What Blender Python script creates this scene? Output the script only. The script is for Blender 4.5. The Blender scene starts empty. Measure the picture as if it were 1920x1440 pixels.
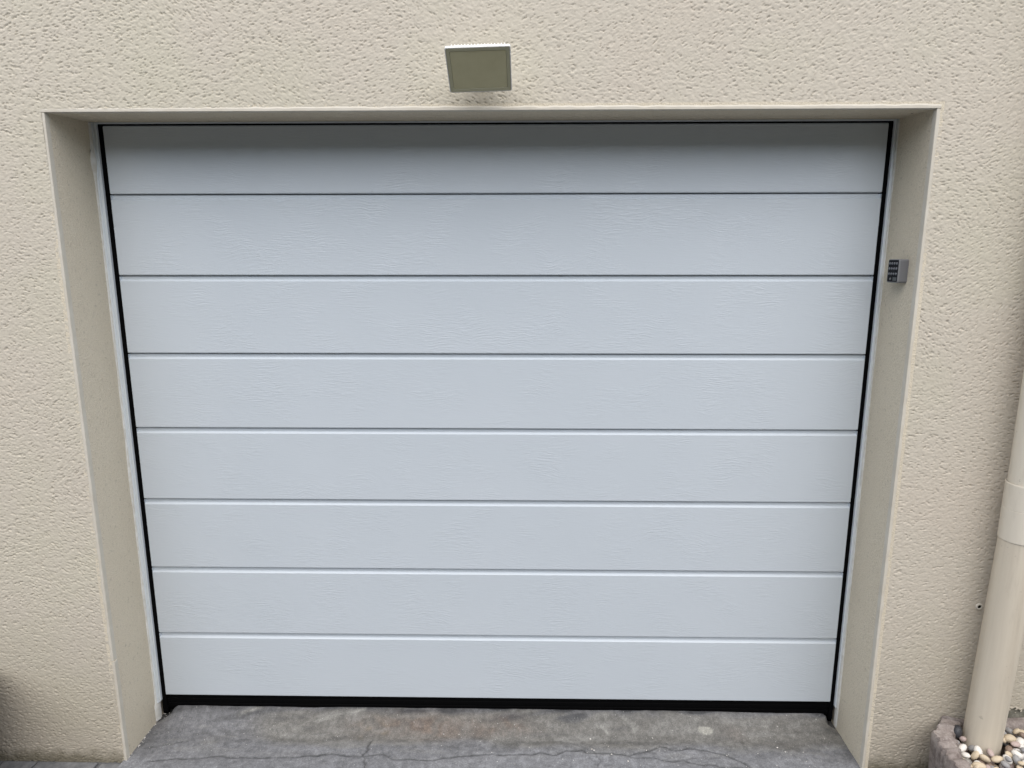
import bpy, bmesh, math, random
import numpy as np
from mathutils import Vector, Matrix

sc = bpy.context.scene
COL = sc.collection

# ------------------------------------------------------------------ camera
cam_d = bpy.data.cameras.new('camera')
cam = bpy.data.objects.new('camera', cam_d)
COL.objects.link(cam)
cam_d.sensor_width = 36.0
cam_d.lens = 36.0 * 1228.46 / 1920.0
cam_d.clip_start = 0.05
cam_d.clip_end = 500.0
_r = Vector((0.99985, 0.01735, -0.00053)).normalized()
_u = Vector((-0.00275, 0.18778, 0.98221))
_b = _r.cross(_u).normalized()
_u = _b.cross(_r).normalized()
cam.matrix_world = Matrix(((_r.x, _u.x, _b.x, 0.0975), (_r.y, _u.y, _b.y, -2.0939),
                           (_r.z, _u.z, _b.z, 1.5482), (0, 0, 0, 1)))
sc.camera = cam

# ------------------------------------------------------------------ sky and sun (bright overcast, light from above and a little right)
SUN_EL, SUN_AZ = math.radians(61), math.radians(7)
SUN_STRENGTH, SUN_ANGLE, SKY_STRENGTH, EXPOSURE = 1.5, math.radians(95), 0.05, 1.79
sun_dir = Vector((math.sin(SUN_AZ) * math.cos(SUN_EL), -math.cos(SUN_AZ) * math.cos(SUN_EL), math.sin(SUN_EL)))
w = bpy.data.worlds.new('World')
sc.world = w
w.use_nodes = True
nt = w.node_tree
nt.nodes.clear()
sky = nt.nodes.new('ShaderNodeTexSky')
sky.sky_type = 'NISHITA'
sky.sun_disc = False
sky.sun_elevation = SUN_EL
sky.sun_rotation = math.atan2(sun_dir.x, sun_dir.y)
bgn = nt.nodes.new('ShaderNodeBackground')
bgn.inputs['Strength'].default_value = SKY_STRENGTH
wo = nt.nodes.new('ShaderNodeOutputWorld')
nt.links.new(sky.outputs[0], bgn.inputs[0])
nt.links.new(bgn.outputs[0], wo.inputs[0])
sun_d = bpy.data.lights.new('sun', 'SUN')
sun_d.energy = SUN_STRENGTH
sun_d.angle = SUN_ANGLE
sun_d.color = (1.0, 0.955, 0.89)
sun = bpy.data.objects.new('sun', sun_d)
COL.objects.link(sun)
sun.location = (0, -6, 8)
sun.rotation_euler = sun_dir.to_track_quat('Z', 'Y').to_euler()
sc.view_settings.view_transform = 'Standard'
sc.view_settings.look = 'None'
sc.view_settings.gamma = 1.0
sc.view_settings.use_curve_mapping = False
sc.view_settings.exposure = EXPOSURE

# ------------------------------------------------------------------ helpers
RNG = np.random.default_rng(11)
random.seed(5)


class MB:
    """collects verts and faces and links them as ONE mesh object"""

    def __init__(self):
        self.v, self.f = [], []

    def add(self, verts, faces):
        o = len(self.v)
        self.v += [tuple(p) for p in verts]
        self.f += [tuple(i + o for i in f) for f in faces]

    def box(self, x0, x1, y0, y1, z0, z1):
        self.add([(x0, y0, z0), (x1, y0, z0), (x1, y1, z0), (x0, y1, z0),
                  (x0, y0, z1), (x1, y0, z1), (x1, y1, z1), (x0, y1, z1)],
                 [(0, 3, 2, 1), (4, 5, 6, 7), (0, 1, 5, 4), (1, 2, 6, 5), (2, 3, 7, 6), (3, 0, 4, 7)])

    def prism(self, poly, a0, a1, axis='x', ends=True):
        """poly = list of 2-D points, extruded along an axis. axis x: (y,z); z: (x,y)"""
        n = len(poly)
        if axis == 'x':
            A = [(a0, p[0], p[1]) for p in poly]
            B = [(a1, p[0], p[1]) for p in poly]
        else:
            A = [(p[0], p[1], a0) for p in poly]
            B = [(p[0], p[1], a1) for p in poly]
        fs = [(i, (i + 1) % n, n + (i + 1) % n, n + i) for i in range(n)]
        if ends:
            fs += [tuple(reversed(range(n))), tuple(range(n, 2 * n))]
        self.add(A + B, fs)

    def tube(self, p0, p1, r0, r1, n=48, cap=True):
        p0, p1 = Vector(p0), Vector(p1)
        ax = (p1 - p0).normalized()
        s = ax.orthogonal().normalized()
        t = ax.cross(s)
        vs = []
        for p, r in ((p0, r0), (p1, r1)):
            for i in range(n):
                a = 2 * math.pi * i / n
                vs.append(p + s * (math.cos(a) * r) + t * (math.sin(a) * r))
        fs = [(i, (i + 1) % n, n + (i + 1) % n, n + i) for i in range(n)]
        if cap:
            fs += [tuple(reversed(range(n))), tuple(range(n, 2 * n))]
        self.add(vs, fs)

    def build(self, name, mat, parent=None, smooth=False, bevel=0.0, seg=2, fixn=True, loc=None, rot=None):
        me = bpy.data.meshes.new(name)
        me.from_pydata(self.v, [], self.f)
        me.update()
        if fixn:
            bm = bmesh.new()
            bm.from_mesh(me)
            bmesh.ops.recalc_face_normals(bm, faces=bm.faces)
            bm.to_mesh(me)
            bm.free()
        me.materials.append(mat)
        if smooth:
            me.shade_smooth()
        o = bpy.data.objects.new(name, me)
        COL.objects.link(o)
        if parent:
            o.parent = parent
        if loc is not None:
            o.location = loc
        if rot is not None:
            o.rotation_euler = rot
        if bevel:
            m = o.modifiers.new('bevel', 'BEVEL')
            m.width = bevel
            m.segments = seg
            m.limit_method = 'ANGLE'
            m.angle_limit = math.radians(40)
            me.shade_smooth()
            m.harden_normals = True
        return o


def tag(o, label=None, cat=None, group=None, kind=None):
    if label: o['label'] = label
    if cat: o['category'] = cat
    if group: o['group'] = group
    if kind: o['kind'] = kind
    return o


def empty(name, loc, label, cat, group=None):
    o = bpy.data.objects.new(name, None)
    COL.objects.link(o)
    o.empty_display_size = 0.05
    o.location = loc
    return tag(o, label, cat, group)


def local(o):
    """children are modelled in world coordinates: keep them there"""
    for c in o.children:
        c.matrix_parent_inverse = Matrix.Translation(o.location).inverted()


def grid_mesh(name, X, Y, Z, keep=None, mat=None, parent=None, colour=None, smooth=True):
    """structured grid from 2-D arrays; keep = boolean mask of quads"""
    nr, nc = X.shape
    co = np.stack([X, Y, Z], -1).reshape(-1, 3).astype(np.float32)
    idx = np.arange(nr * nc).reshape(nr, nc)
    q = np.stack([idx[:-1, :-1], idx[:-1, 1:], idx[1:, 1:], idx[1:, :-1]], -1)
    q = q[keep] if keep is not None else q.reshape(-1, 4)
    used = np.unique(q)
    remap = np.full(nr * nc, -1, np.int64)
    remap[used] = np.arange(len(used))
    q = remap[q]
    co = co[used]
    me = bpy.data.meshes.new(name)
    me.vertices.add(len(co))
    me.vertices.foreach_set('co', co.ravel())
    me.loops.add(q.size)
    me.loops.foreach_set('vertex_index', q.ravel().astype(np.int32))
    me.polygons.add(len(q))
    me.polygons.foreach_set('loop_start', (np.arange(len(q)) * 4).astype(np.int32))
    me.update(calc_edges=True)
    me.validate()
    if colour is not None:
        c = colour.reshape(-1, colour.shape[-1])[used]
        a = me.color_attributes.new('stain_shade', 'FLOAT_COLOR', 'POINT')
        rgba = np.ones((len(c), 4), np.float32)
        rgba[:, :3] = c
        a.data.foreach_set('color', rgba.ravel())
    if smooth:
        me.shade_smooth()
    me.materials.append(mat)
    o = bpy.data.objects.new(name, me)
    COL.objects.link(o)
    if parent: o.parent = parent
    return o


def gauss_noise(shape, step, s_long, s_short, theta, rng):
    """white noise filtered by an oriented gaussian (metres), unit variance"""
    n = rng.standard_normal(shape)
    F = np.fft.rfft2(n)
    kz = np.fft.fftfreq(shape[0], step)[:, None] * 2 * math.pi
    kx = np.fft.rfftfreq(shape[1], step)[None, :] * 2 * math.pi
    a = kx * math.cos(theta) + kz * math.sin(theta)
    b = -kx * math.sin(theta) + kz * math.cos(theta)
    G = np.exp(-0.5 * ((a * s_long) ** 2 + (b * s_short) ** 2))
    r = np.fft.irfft2(F * G, shape)
    r -= r.mean()
    return r / r.std()


def polyline_dist(X, Y, pts):
    d = np.full(X.shape, 9.0)
    for (ax, ay), (bx, by) in zip(pts[:-1], pts[1:]):
        vx, vy = bx - ax, by - ay
        t = np.clip(((X - ax) * vx + (Y - ay) * vy) / (vx * vx + vy * vy), 0, 1)
        d = np.minimum(d, np.hypot(X - ax - t * vx, Y - ay - t * vy))
    return d


def sstep(a, b, x):
    t = np.clip((x - a) / (b - a), 0, 1)
    return t * t * (3 - 2 * t)


# ------------------------------------------------------------------ materials
class Mat:
    def __init__(self, name, col=(0.5, 0.5, 0.5), rough=0.6, spec=0.5, metal=0.0):
        self.m = bpy.data.materials.new(name)
        self.m.use_nodes = True
        self.t = self.m.node_tree
        self.p = self.t.nodes['Principled BSDF']
        self.p.inputs['Base Color'].default_value = (*col, 1)
        self.p.inputs['Roughness'].default_value = rough
        self.p.inputs['Specular IOR Level'].default_value = spec
        self.p.inputs['Metallic'].default_value = metal

    def n(self, typ, **kw):
        nd = self.t.nodes.new(typ)
        for k, v in kw.items():
            if k in nd.inputs:
                nd.inputs[k].default_value = v
            else:
                setattr(nd, k, v)
        return nd

    def l(self, a, b):
        self.t.links.new(a, b)

    def coords(self, scale=(1, 1, 1), rot=(0, 0, 0), rand=False):
        tc = self.n('ShaderNodeTexCoord')
        mp = self.n('ShaderNodeMapping')
        mp.inputs['Scale'].default_value = scale
        mp.inputs['Rotation'].default_value = rot
        self.l(tc.outputs['Object'], mp.inputs[0])
        if rand:
            oi = self.n('ShaderNodeObjectInfo')
            ml = self.n('ShaderNodeMath', operation='MULTIPLY')
            ml.inputs[1].default_value = 37.0
            self.l(oi.outputs['Random'], ml.inputs[0])
            self.l(ml.outputs[0], mp.inputs['Location'])
        return mp.outputs[0]

    def noise(self, co, scale, detail=3, rough=0.5, dist=0.0):
        nd = self.n('ShaderNodeTexNoise')
        nd.inputs['Scale'].default_value = scale
        nd.inputs['Detail'].default_value = detail
        nd.inputs['Roughness'].default_value = rough
        nd.inputs['Distortion'].default_value = dist
        self.l(co, nd.inputs['Vector'])
        return nd.outputs['Fac']

    def ramp(self, fac, stops):
        r = self.n('ShaderNodeValToRGB')
        e = r.color_ramp.elements
        while len(e) < len(stops):
            e.new(0.5)
        for el, (p, c) in zip(e, stops):
            el.position = p
            el.color = (*c, 1) if len(c) == 3 else c
        self.l(fac, r.inputs[0])
        return r.outputs[0]

    def mix(self, fac, a, b, mode='MIX'):
        m = self.n('ShaderNodeMix', data_type='RGBA', blend_type=mode)
        for s, v in ((m.inputs[0], fac), (m.inputs[6], a), (m.inputs[7], b)):
            if isinstance(v, (int, float)):
                s.default_value = v
            elif isinstance(v, tuple):
                s.default_value = (*v, 1)
            else:
                self.l(v, s)
        return m.outputs[2]

    def math(self, op, a, b=0.0):
        m = self.n('ShaderNodeMath', operation=op)
        for s, v in ((m.inputs[0], a), (m.inputs[1], b)):
            if isinstance(v, (int, float)):
                s.default_value = v
            else:
                self.l(v, s)
        return m.outputs[0]

    def base(self, c):
        self.l(c, self.p.inputs['Base Color'])
        return self

    def bump(self, h, dist=0.001, strength=1.0):
        b = self.n('ShaderNodeBump')
        b.inputs['Distance'].default_value = dist
        b.inputs['Strength'].default_value = strength
        self.l(h, b.inputs['Height'])
        self.l(b.outputs[0], self.p.inputs['Normal'])
        return self


def g3(v): return (v, v, v)


# rough scraped render
RENDER_COL = (0.540, 0.488, 0.406)
M = Mat('render_rough', RENDER_COL, 0.92, 0.2)
co = M.coords()
lo = M.noise(co, 1.7, 4, 0.6)
mid = M.noise(co, 60, 4, 0.65)
c = M.ramp(lo, [(0.35, (0.545, 0.484, 0.402)), (0.5, RENDER_COL), (0.68, (0.532, 0.492, 0.392))])
c = M.mix(0.18, c, M.ramp(mid, [(0.3, (0.37, 0.335, 0.265)), (0.7, (0.645, 0.595, 0.49))]))
# greenish moss in the lowest centimetres of the wall
tc = M.n('ShaderNodeTexCoord')
sp = M.n('ShaderNodeSeparateXYZ')
M.l(tc.outputs['Object'], sp.inputs[0])
h = M.math('ADD', sp.outputs['Z'], M.math('MULTIPLY', M.noise(co, 22, 5, 0.7), -0.09))
moss = M.ramp(h, [(0.0, g3(0)), (1.0, g3(0))])
mr = M.n('ShaderNodeMapRange')
mr.inputs['From Min'].default_value = -0.138
mr.inputs['From Max'].default_value = -0.095
mr.inputs['To Min'].default_value = 0.85
mr.inputs['To Max'].default_value = 0.0
M.l(h, mr.inputs['Value'])
c = M.mix(mr.outputs[0], c, (0.10, 0.092, 0.055))
mr2 = M.n('ShaderNodeMapRange')  # lower wall browned and darkened, its shade painted into the colour
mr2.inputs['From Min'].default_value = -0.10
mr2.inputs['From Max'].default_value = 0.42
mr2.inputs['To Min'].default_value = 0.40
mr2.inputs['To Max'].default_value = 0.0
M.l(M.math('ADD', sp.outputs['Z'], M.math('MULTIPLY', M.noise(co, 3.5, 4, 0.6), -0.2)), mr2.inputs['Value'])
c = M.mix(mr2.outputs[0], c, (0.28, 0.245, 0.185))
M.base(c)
M.bump(M.noise(M.coords((1, 1, 1)), 420, 3, 0.6), 0.0008, 0.55)
m_render = M.m

# finer plaster of the reveals
M = Mat('render_fine', (0.52, 0.46, 0.365), 0.9, 0.2)
co = M.coords()
fine = M.noise(co, 260, 4, 0.65)
sp_ = M.noise(co, 95, 2, 0.5)
c = M.ramp(M.noise(co, 2.4, 4, 0.6), [(0.3, (0.615, 0.54, 0.415)), (0.7, (0.655, 0.585, 0.455))])
c = M.mix(M.ramp(sp_, [(0.63, g3(0)), (0.72, g3(0.5))]), c, (0.27, 0.235, 0.175))
c = M.mix(0.4, c, M.ramp(fine, [(0.3, (0.42, 0.37, 0.28)), (0.7, (0.80, 0.725, 0.59))]))
M.base(c)
M.bump(M.math('ADD', fine, M.math('MULTIPLY', M.noise(co, 130, 3, 0.6), 1.2)), 0.0014, 1.0)
m_reveal = M.m

M = Mat('bead_plaster', (0.50, 0.465, 0.395), 0.8, 0.25)
co = M.coords()
M.base(M.ramp(M.noise(co, 18, 5, 0.65), [(0.3, (0.53, 0.485, 0.40)), (0.7, (0.60, 0.56, 0.48))]))
M.bump(M.noise(co, 160, 3, 0.6), 0.0005, 0.5)
m_bead = M.m

# white lacquered steel with embossed wood grain
M = Mat('door_white', (0.60, 0.645, 0.70), 0.36, 0.5)
tc = M.n('ShaderNodeTexCoord')
oi = M.n('ShaderNodeObjectInfo')
cmb = M.n('ShaderNodeCombineXYZ')
M.l(M.math('MULTIPLY', oi.outputs['Random'], 23.0), cmb.inputs[0])
M.l(M.math('MULTIPLY', oi.outputs['Random'], 7.0), cmb.inputs[2])
add = M.n('ShaderNodeVectorMath', operation='ADD')
M.l(tc.outputs['Object'], add.inputs[0])
M.l(cmb.outputs[0], add.inputs[1])
big = M.n('ShaderNodeTexNoise')
big.inputs['Scale'].default_value = 5.0
big.inputs['Detail'].default_value = 2.0
M.l(add.outputs[0], big.inputs['Vector'])
sc3 = M.n('ShaderNodeVectorMath', operation='MULTIPLY')
sc3.inputs[1].default_value = (0.0, 0.0, 0.075)
M.l(big.outputs['Color'], sc3.inputs[0])
add2 = M.n('ShaderNodeVectorMath', operation='ADD')
M.l(add.outputs[0], add2.inputs[0])
M.l(sc3.outputs[0], add2.inputs[1])
st = M.n('ShaderNodeMapping')
st.inputs['Scale'].default_value = (1.0, 1.0, 13.0)
M.l(add2.outputs[0], st.inputs[0])
g1 = M.noise(st.outputs[0], 15, 4, 0.6, 0.15)
st2 = M.n('ShaderNodeMapping')
st2.inputs['Scale'].default_value = (1.0, 1.0, 9.0)
M.l(add2.outputs[0], st2.inputs[0])
g2 = M.noise(st2.outputs[0], 26, 2, 0.5, 0.3)
patch = M.ramp(M.noise(add.outputs[0], 7.5, 2, 0.5), [(0.44, g3(0.22)), (0.66, g3(1.1))])
hgt = M.math('MULTIPLY', M.math('ADD', g1, M.math('MULTIPLY', M.ramp(g2, [(0.44, g3(0)), (0.6, g3(1))]), 0.45)), patch)
M.bump(hgt, 0.0013, 0.42)
M.base(M.ramp(M.noise(tc.outputs['Object'], 2.0, 3, 0.5), [(0.3, (0.512, 0.555, 0.588)), (0.7, (0.532, 0.573, 0.605))]))
m_door = M.m

M = Mat('frame_white', (0.60, 0.63, 0.65), 0.45, 0.5)
co = M.coords()
M.base(M.ramp(M.noise(co, 14, 5, 0.65), [(0.3, (0.60, 0.64, 0.665)), (0.7, (0.65, 0.69, 0.71))]))
m_frame = M.m

M = Mat('caulk', (0.60, 0.575, 0.52), 0.7, 0.3)
co = M.coords()
M.base(M.ramp(M.noise(co, 40, 4, 0.6), [(0.3, (0.55, 0.52, 0.45)), (0.65, (0.68, 0.67, 0.63))]))
m_caulk = M.m

m_rubber = Mat('black_rubber', (0.0015, 0.0015, 0.0017), 0.8, 0.06).m
m_dark = Mat('hole_dark', (0.02, 0.018, 0.015), 0.9, 0.1).m

# floodlight
M = Mat('lamp_white', (0.74, 0.73, 0.68), 0.5, 0.4)
co = M.coords()
M.base(M.ramp(M.noise(co, 30, 4, 0.6), [(0.3, (0.66, 0.65, 0.6)), (0.7, (0.76, 0.75, 0.71))]))
m_lampw = M.m
M = Mat('lamp_glass', (0.46, 0.43, 0.27), 0.45, 0.3)
co = M.coords()
M.base(M.ramp(M.noise(co, 25, 3, 0.6), [(0.3, (0.48, 0.445, 0.275)), (0.7, (0.52, 0.485, 0.305))]))
m_lampg = M.m
m_lampin = Mat('lamp_chip', (0.44, 0.41, 0.25), 0.3, 0.5).m
m_lampbez = Mat('lamp_bezel', (0.44, 0.42, 0.29), 0.6, 0.15).m

# keypad
m_keybody = Mat('keypad_grey', (0.16, 0.16, 0.165), 0.45, 0.5).m
m_keyrim = Mat('keypad_rim', (0.20, 0.20, 0.20), 0.4, 0.5).m
m_keyface = Mat('keypad_black', (0.004, 0.004, 0.007), 0.5, 0.15).m
m_button = Mat('keypad_steel', (0.26, 0.265, 0.28), 0.3, 0.5, 0.9).m
m_badge = Mat('keypad_badge', (0.07, 0.075, 0.075), 0.4, 0.5).m

# downpipe
def pipe_mat(name, a, b):
    P = Mat(name, a, 0.5, 0.4)
    co = P.coords((26, 26, 0.9))
    c1 = P.ramp(P.noise(co, 1.6, 4, 0.6), [(0.3, a), (0.7, b)])
    co2 = P.coords()
    c1 = P.mix(P.ramp(P.noise(co2, 70, 2, 0.5), [(0.72, g3(0)), (0.78, g3(0.35))]), c1, (0.22, 0.18, 0.13))
    c1 = P.mix(P.ramp(P.noise(P.coords((9, 9, 1.6)), 2.2, 5, 0.7), [(0.55, g3(0)), (0.75, g3(0.35))]), c1, (0.33, 0.285, 0.22))
    P.base(c1)
    P.bump(P.noise(co2, 40, 3, 0.5), 0.0006, 0.25)
    return P.m
m_pipe_up = pipe_mat('pipe_beige', (0.66, 0.60, 0.495), (0.70, 0.645, 0.54))
m_pipe_lo = pipe_mat('pipe_tan', (0.55, 0.485, 0.385), (0.64, 0.575, 0.465))

# ground
M = Mat('concrete_apron', (0.17, 0.17, 0.17), 0.75, 0.3)
at = M.n('ShaderNodeAttribute', attribute_name='stain_shade')
co = M.coords()
n1 = M.noise(co, 55, 6, 0.7)
n2 = M.noise(co, 260, 3, 0.6)
c = M.mix(0.9, at.outputs['Color'], M.ramp(n1, [(0.28, g3(0.55)), (0.5, g3(0.97)), (0.74, g3(1.5))]), 'MULTIPLY')
c = M.mix(0.7, c, M.ramp(n2, [(0.25, g3(0.6)), (0.5, g3(1.0)), (0.78, g3(1.6))]), 'MULTIPLY')
c = M.mix(M.ramp(M.noise(co, 150, 2, 0.5), [(0.715, g3(0)), (0.745, g3(0.7))]), c, (0.50, 0.49, 0.46))
M.base(c)
M.l(M.ramp(n1, [(0.3, g3(0.6)), (0.7, g3(0.85))]), M.p.inputs['Roughness'])
M.bump(M.math('ADD', n1, M.math('MULTIPLY', n2, 0.6)), 0.0012, 0.6)
m_apron = M.m

M = Mat('driveway_concrete', (0.12, 0.12, 0.12), 0.85, 0.3)
co = M.coords()
c = M.ramp(M.noise(co, 1.3, 6, 0.65), [(0.3, g3(0.08)), (0.7, g3(0.13))])
c = M.mix(0.6, c, M.ramp(M.noise(co, 130, 4, 0.65), [(0.3, g3(0.6)), (0.7, g3(1.45))]), 'MULTIPLY')
M.base(c)
M.bump(M.noise(co, 180, 4, 0.6), 0.0015, 0.7)
m_drive = M.m

M = Mat('paver_stone', (0.16, 0.165, 0.17), 0.8, 0.3)
co = M.coords((1, 1, 1), rand=True)
c = M.ramp(M.noise(co, 25, 6, 0.7), [(0.3, (0.085, 0.088, 0.092)), (0.7, (0.19, 0.19, 0.19))])
M.base(c)
M.bump(M.noise(co, 160, 4, 0.6), 0.0012, 0.8)
m_paver = M.m

M = Mat('planter_concrete', (0.20, 0.165, 0.145), 0.9, 0.2)
co = M.coords()
n1 = M.noise(co, 34, 6, 0.7)
c = M.ramp(n1, [(0.28, (0.125, 0.10, 0.088)), (0.5, (0.235, 0.20, 0.18)), (0.72, (0.36, 0.32, 0.29))])
c = M.mix(M.ramp(M.noise(co, 210, 2, 0.5), [(0.66, g3(0)), (0.72, g3(0.8))]), c, (0.42, 0.39, 0.36))
M.base(c)
M.bump(M.math('ADD', n1, M.math('MULTIPLY', M.noise(co, 170, 3, 0.6), 0.5)), 0.004, 0.8)
m_planter = M.m

M = Mat('plinth_grey', (0.2, 0.195, 0.16), 0.95, 0.15)
co = M.coords()
M.base(M.ramp(M.noise(co, 40, 6, 0.7), [(0.3, (0.12, 0.115, 0.09)), (0.7, (0.27, 0.255, 0.21))]))
M.bump(M.noise(co, 120, 5, 0.65), 0.004, 0.9)
m_plinth = M.m

M = Mat('terracotta_dark', (0.10, 0.045, 0.035), 0.8, 0.25)
co = M.coords()
M.base(M.ramp(M.noise(co, 18, 5, 0.6), [(0.3, (0.06, 0.03, 0.026)), (0.7, (0.14, 0.062, 0.048))]))
M.bump(M.noise(co, 70, 4, 0.6), 0.002, 0.5)
m_terra = M.m
m_soil = Mat('soil', (0.035, 0.026, 0.02), 0.95, 0.1).m


def pebble_mat(name, a, b, fleck=None, rough=0.55):
    P = Mat(name, a, rough, 0.4)
    co = P.coords((1, 1, 1), rand=True)
    c1 = P.ramp(P.noise(co, 55, 5, 0.65), [(0.3, a), (0.7, b)])
    if fleck:
        c1 = P.mix(P.ramp(P.noise(co, 120, 3, 0.55), [(0.60, g3(0)), (0.68, g3(0.7))]), c1, fleck)
    P.base(c1)
    P.bump(P.noise(co, 240, 3, 0.6), 0.0008, 0.5)
    return P.m


PEB = dict(
    white=pebble_mat('pebble_white', (0.60, 0.565, 0.51), (0.72, 0.69, 0.64), (0.45, 0.38, 0.3)),
    cream=pebble_mat('pebble_cream', (0.46, 0.375, 0.255), (0.58, 0.49, 0.36), (0.3, 0.2, 0.11)),
    grey=pebble_mat('pebble_grey', (0.21, 0.205, 0.20), (0.33, 0.32, 0.31), (0.12, 0.115, 0.115)),
    brown=pebble_mat('pebble_brown', (0.15, 0.105, 0.08), (0.25, 0.185, 0.14), (0.09, 0.065, 0.055)),
    pink=pebble_mat('pebble_pink', (0.36, 0.275, 0.245), (0.46, 0.37, 0.33), (0.24, 0.18, 0.16)),
)
m_blackstone = pebble_mat('stone_black', (0.018, 0.018, 0.02), (0.05, 0.05, 0.055), (0.11, 0.11, 0.115), 0.4)

# ------------------------------------------------------------------ dimensions
WY = -0.200                    # front of the render
GZ = -0.100                    # ground at the foot of the wall
XL, XR = -1.2274, 1.2120       # opening, on the wall plane
OZ = 1.9468                    # underside of the lintel, on the wall plane
XLi, XRi, OZi = -1.2274, 1.2190, 1.9605   # the same at the door frame
W = 1.1917                     # half width of the door leaf
TOPZ = 1.9480                  # top of the highest door panel
YB = 0.045                     # back of the reveals

# ------------------------------------------------------------------ ground
D = 40.0
mb = MB()
mb.add([(-D, -D, GZ - 0.008), (D, -D, GZ - 0.008), (D, D, GZ - 0.008), (-D, D, GZ - 0.008)], [(0, 1, 2, 3)])
tag(mb.build('driveway', m_drive, fixn=False), kind='structure')

ST = 0.004
xs = np.arange(-1.236, 1.2301, ST)
ys = np.concatenate([np.arange(-1.10, -0.40, 0.05), np.arange(-0.40, 0.0701, ST)])
X, Y = np.meshgrid(xs, ys)
shp = X.shape
nA = gauss_noise((128, len(xs)), ST, 0.05, 0.03, 0, RNG)
nB = gauss_noise((128, len(xs)), ST, 0.012, 0.007, 0, RNG)
nC = gauss_noise((128, len(xs)), ST, 0.12, 0.035, 0.1, RNG)
nD = gauss_noise((128, len(xs)), ST, 0.03, 0.006, 0.05, RNG)
def crop(n):
    r = np.zeros(shp)
    k = min(128, shp[0])
    r[-k:] = n[:k]
    return r
nA, nB, nC, nD = map(crop, (nA, nB, nC, nD))
Z = np.full(shp, GZ) + 0.0009 * nA + 0.0004 * nB
rise = sstep(-0.085, 0.012, Y + 0.004 * nA)
edgeL = sstep(-1.186, -1.162, X + 0.006 * nB - 0.35 * np.clip(Y - 0.0, -0.05, 0.05))
edgeR = sstep(1.206, 1.180, X + 0.006 * nB + 0.35 * np.clip(Y - 0.0, -0.05, 0.05))
notch = np.where(Y > -0.008, edgeL * edgeR, sstep(-1.235, -1.15, X) * sstep(1.226, 1.15, X))
Z = Z + 0.051 * rise * notch
cracks = dict(
    A=[(-0.798, -0.179), (-0.674, -0.174), (-0.613, -0.166), (-0.551, -0.161), (-0.468, -0.166), (-0.388, -0.16), (-0.331, -0.173), (-0.294, -0.18), (-0.201, -0.181), (-0.158, -0.166), (-0.081, -0.16), (-0.036, -0.152), (0.063, -0.152), (0.13, -0.151), (0.154, -0.141), (0.22, -0.147), (0.245, -0.13), (0.308, -0.129), (0.344, -0.14), (0.46, -0.146), (0.479, -0.16), (0.512, -0.157), (0.563, -0.17), (0.634, -0.169), (0.684, -0.182), (0.769, -0.193), (0.90, -0.21), (1.05, -0.205)],
    B=[(-0.426, -0.098), (-0.435, -0.153), (-0.428, -0.22), (-0.44, -0.33)],
    C=[(0.221, -0.087), (0.269, -0.099), (0.319, -0.114), (0.344, -0.135), (0.353, -0.172), (0.354, -0.207), (0.37, -0.3)],
    D=[(0.46, -0.146), (0.536, -0.125), (0.567, -0.107), (0.618, -0.123), (0.676, -0.108), (0.723, -0.117), (0.785, -0.14), (0.821, -0.166), (0.857, -0.191), (0.9, -0.26)],
    E=[(0.634, -0.169), (0.664, -0.157), (0.763, -0.153)],
    F=[(-1.191, -0.141), (-1.132, -0.125), (-1.061, -0.106)],
    G=[(-1.157, -0.201), (-1.009, -0.185), (-0.927, -0.174), (-0.869, -0.182), (-0.8, -0.176)])
crack = np.zeros(shp)
Xw, Yw = X + 0.004 * nB, Y + 0.0025 * nB
for k, p in cracks.items():
    s = 0.5 if k in 'EFC' else 0.95
    crack = np.maximum(crack, s * np.exp(-(polyline_dist(Xw, Yw, p) / 0.0032) ** 2))
Z = Z - 0.0035 * crack
lo_ = sstep(-0.3, 0.9, nC)[..., None]
colr = np.array([0.155, 0.155, 0.159]) * np.ones(shp + (1,))
colr = colr * (1 - 0.55 * lo_) + 0.55 * lo_ * np.array([0.188, 0.188, 0.192])
def lay(mask, col, a=1.0):
    global colr
    m = np.clip(mask * a, 0, 1)[..., None]
    colr = colr * (1 - m) + m * np.array(col)
band = sstep(-0.135, -0.085, Y + 0.012 * nA) * sstep(0.015, -0.025, Y + 0.010 * nD)
lay(band * sstep(-1.02, -0.72, X + 0.05 * nA), (0.132, 0.124, 0.105), 0.7)
lay(sstep(-0.5, 0.7, nA) * sstep(-0.12, -0.17, Y), (0.195, 0.197, 0.204), 0.5)
lay(sstep(0.5, 1.5, nD) * sstep(-0.2, -0.1, Y), (0.085, 0.084, 0.082), 0.35)
lay(sstep(0.5, 1.5, -nD) * sstep(-0.2, -0.1, Y), (0.21, 0.206, 0.192), 0.4)
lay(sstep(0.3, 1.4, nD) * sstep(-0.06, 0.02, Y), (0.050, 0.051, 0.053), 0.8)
lay(sstep(-0.035, 0.03, Y + 0.008 * nD + 0.01 * nA), (0.042, 0.043, 0.044), 0.65)  # darker beside the seal: dirt, with the shade there painted in
def blob(cx, cy, rx, ry): return np.exp(-(((X - cx) / rx) ** 2 + ((Y - cy) / ry) ** 2) ** 1.2)
lay(blob(-0.28, -0.050, 0.21, 0.036) * (0.45 + 0.55 * sstep(-1.0, 1.0, nB)), (0.135, 0.095, 0.070), 0.65)
lay(blob(0.02, -0.045, 0.12, 0.026) * (0.4 + 0.6 * sstep(-1.0, 1.0, nB)), (0.138, 0.098, 0.072), 0.55)
lay(blob(-0.42, -0.07, 0.05, 0.03) * sstep(-0.3, 0.8, nB), (0.19, 0.165, 0.12), 0.6)
lay(blob(0.95, -0.05, 0.12, 0.03) * sstep(-0.3, 0.9, nA), (0.14, 0.108, 0.088), 0.5)
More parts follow.
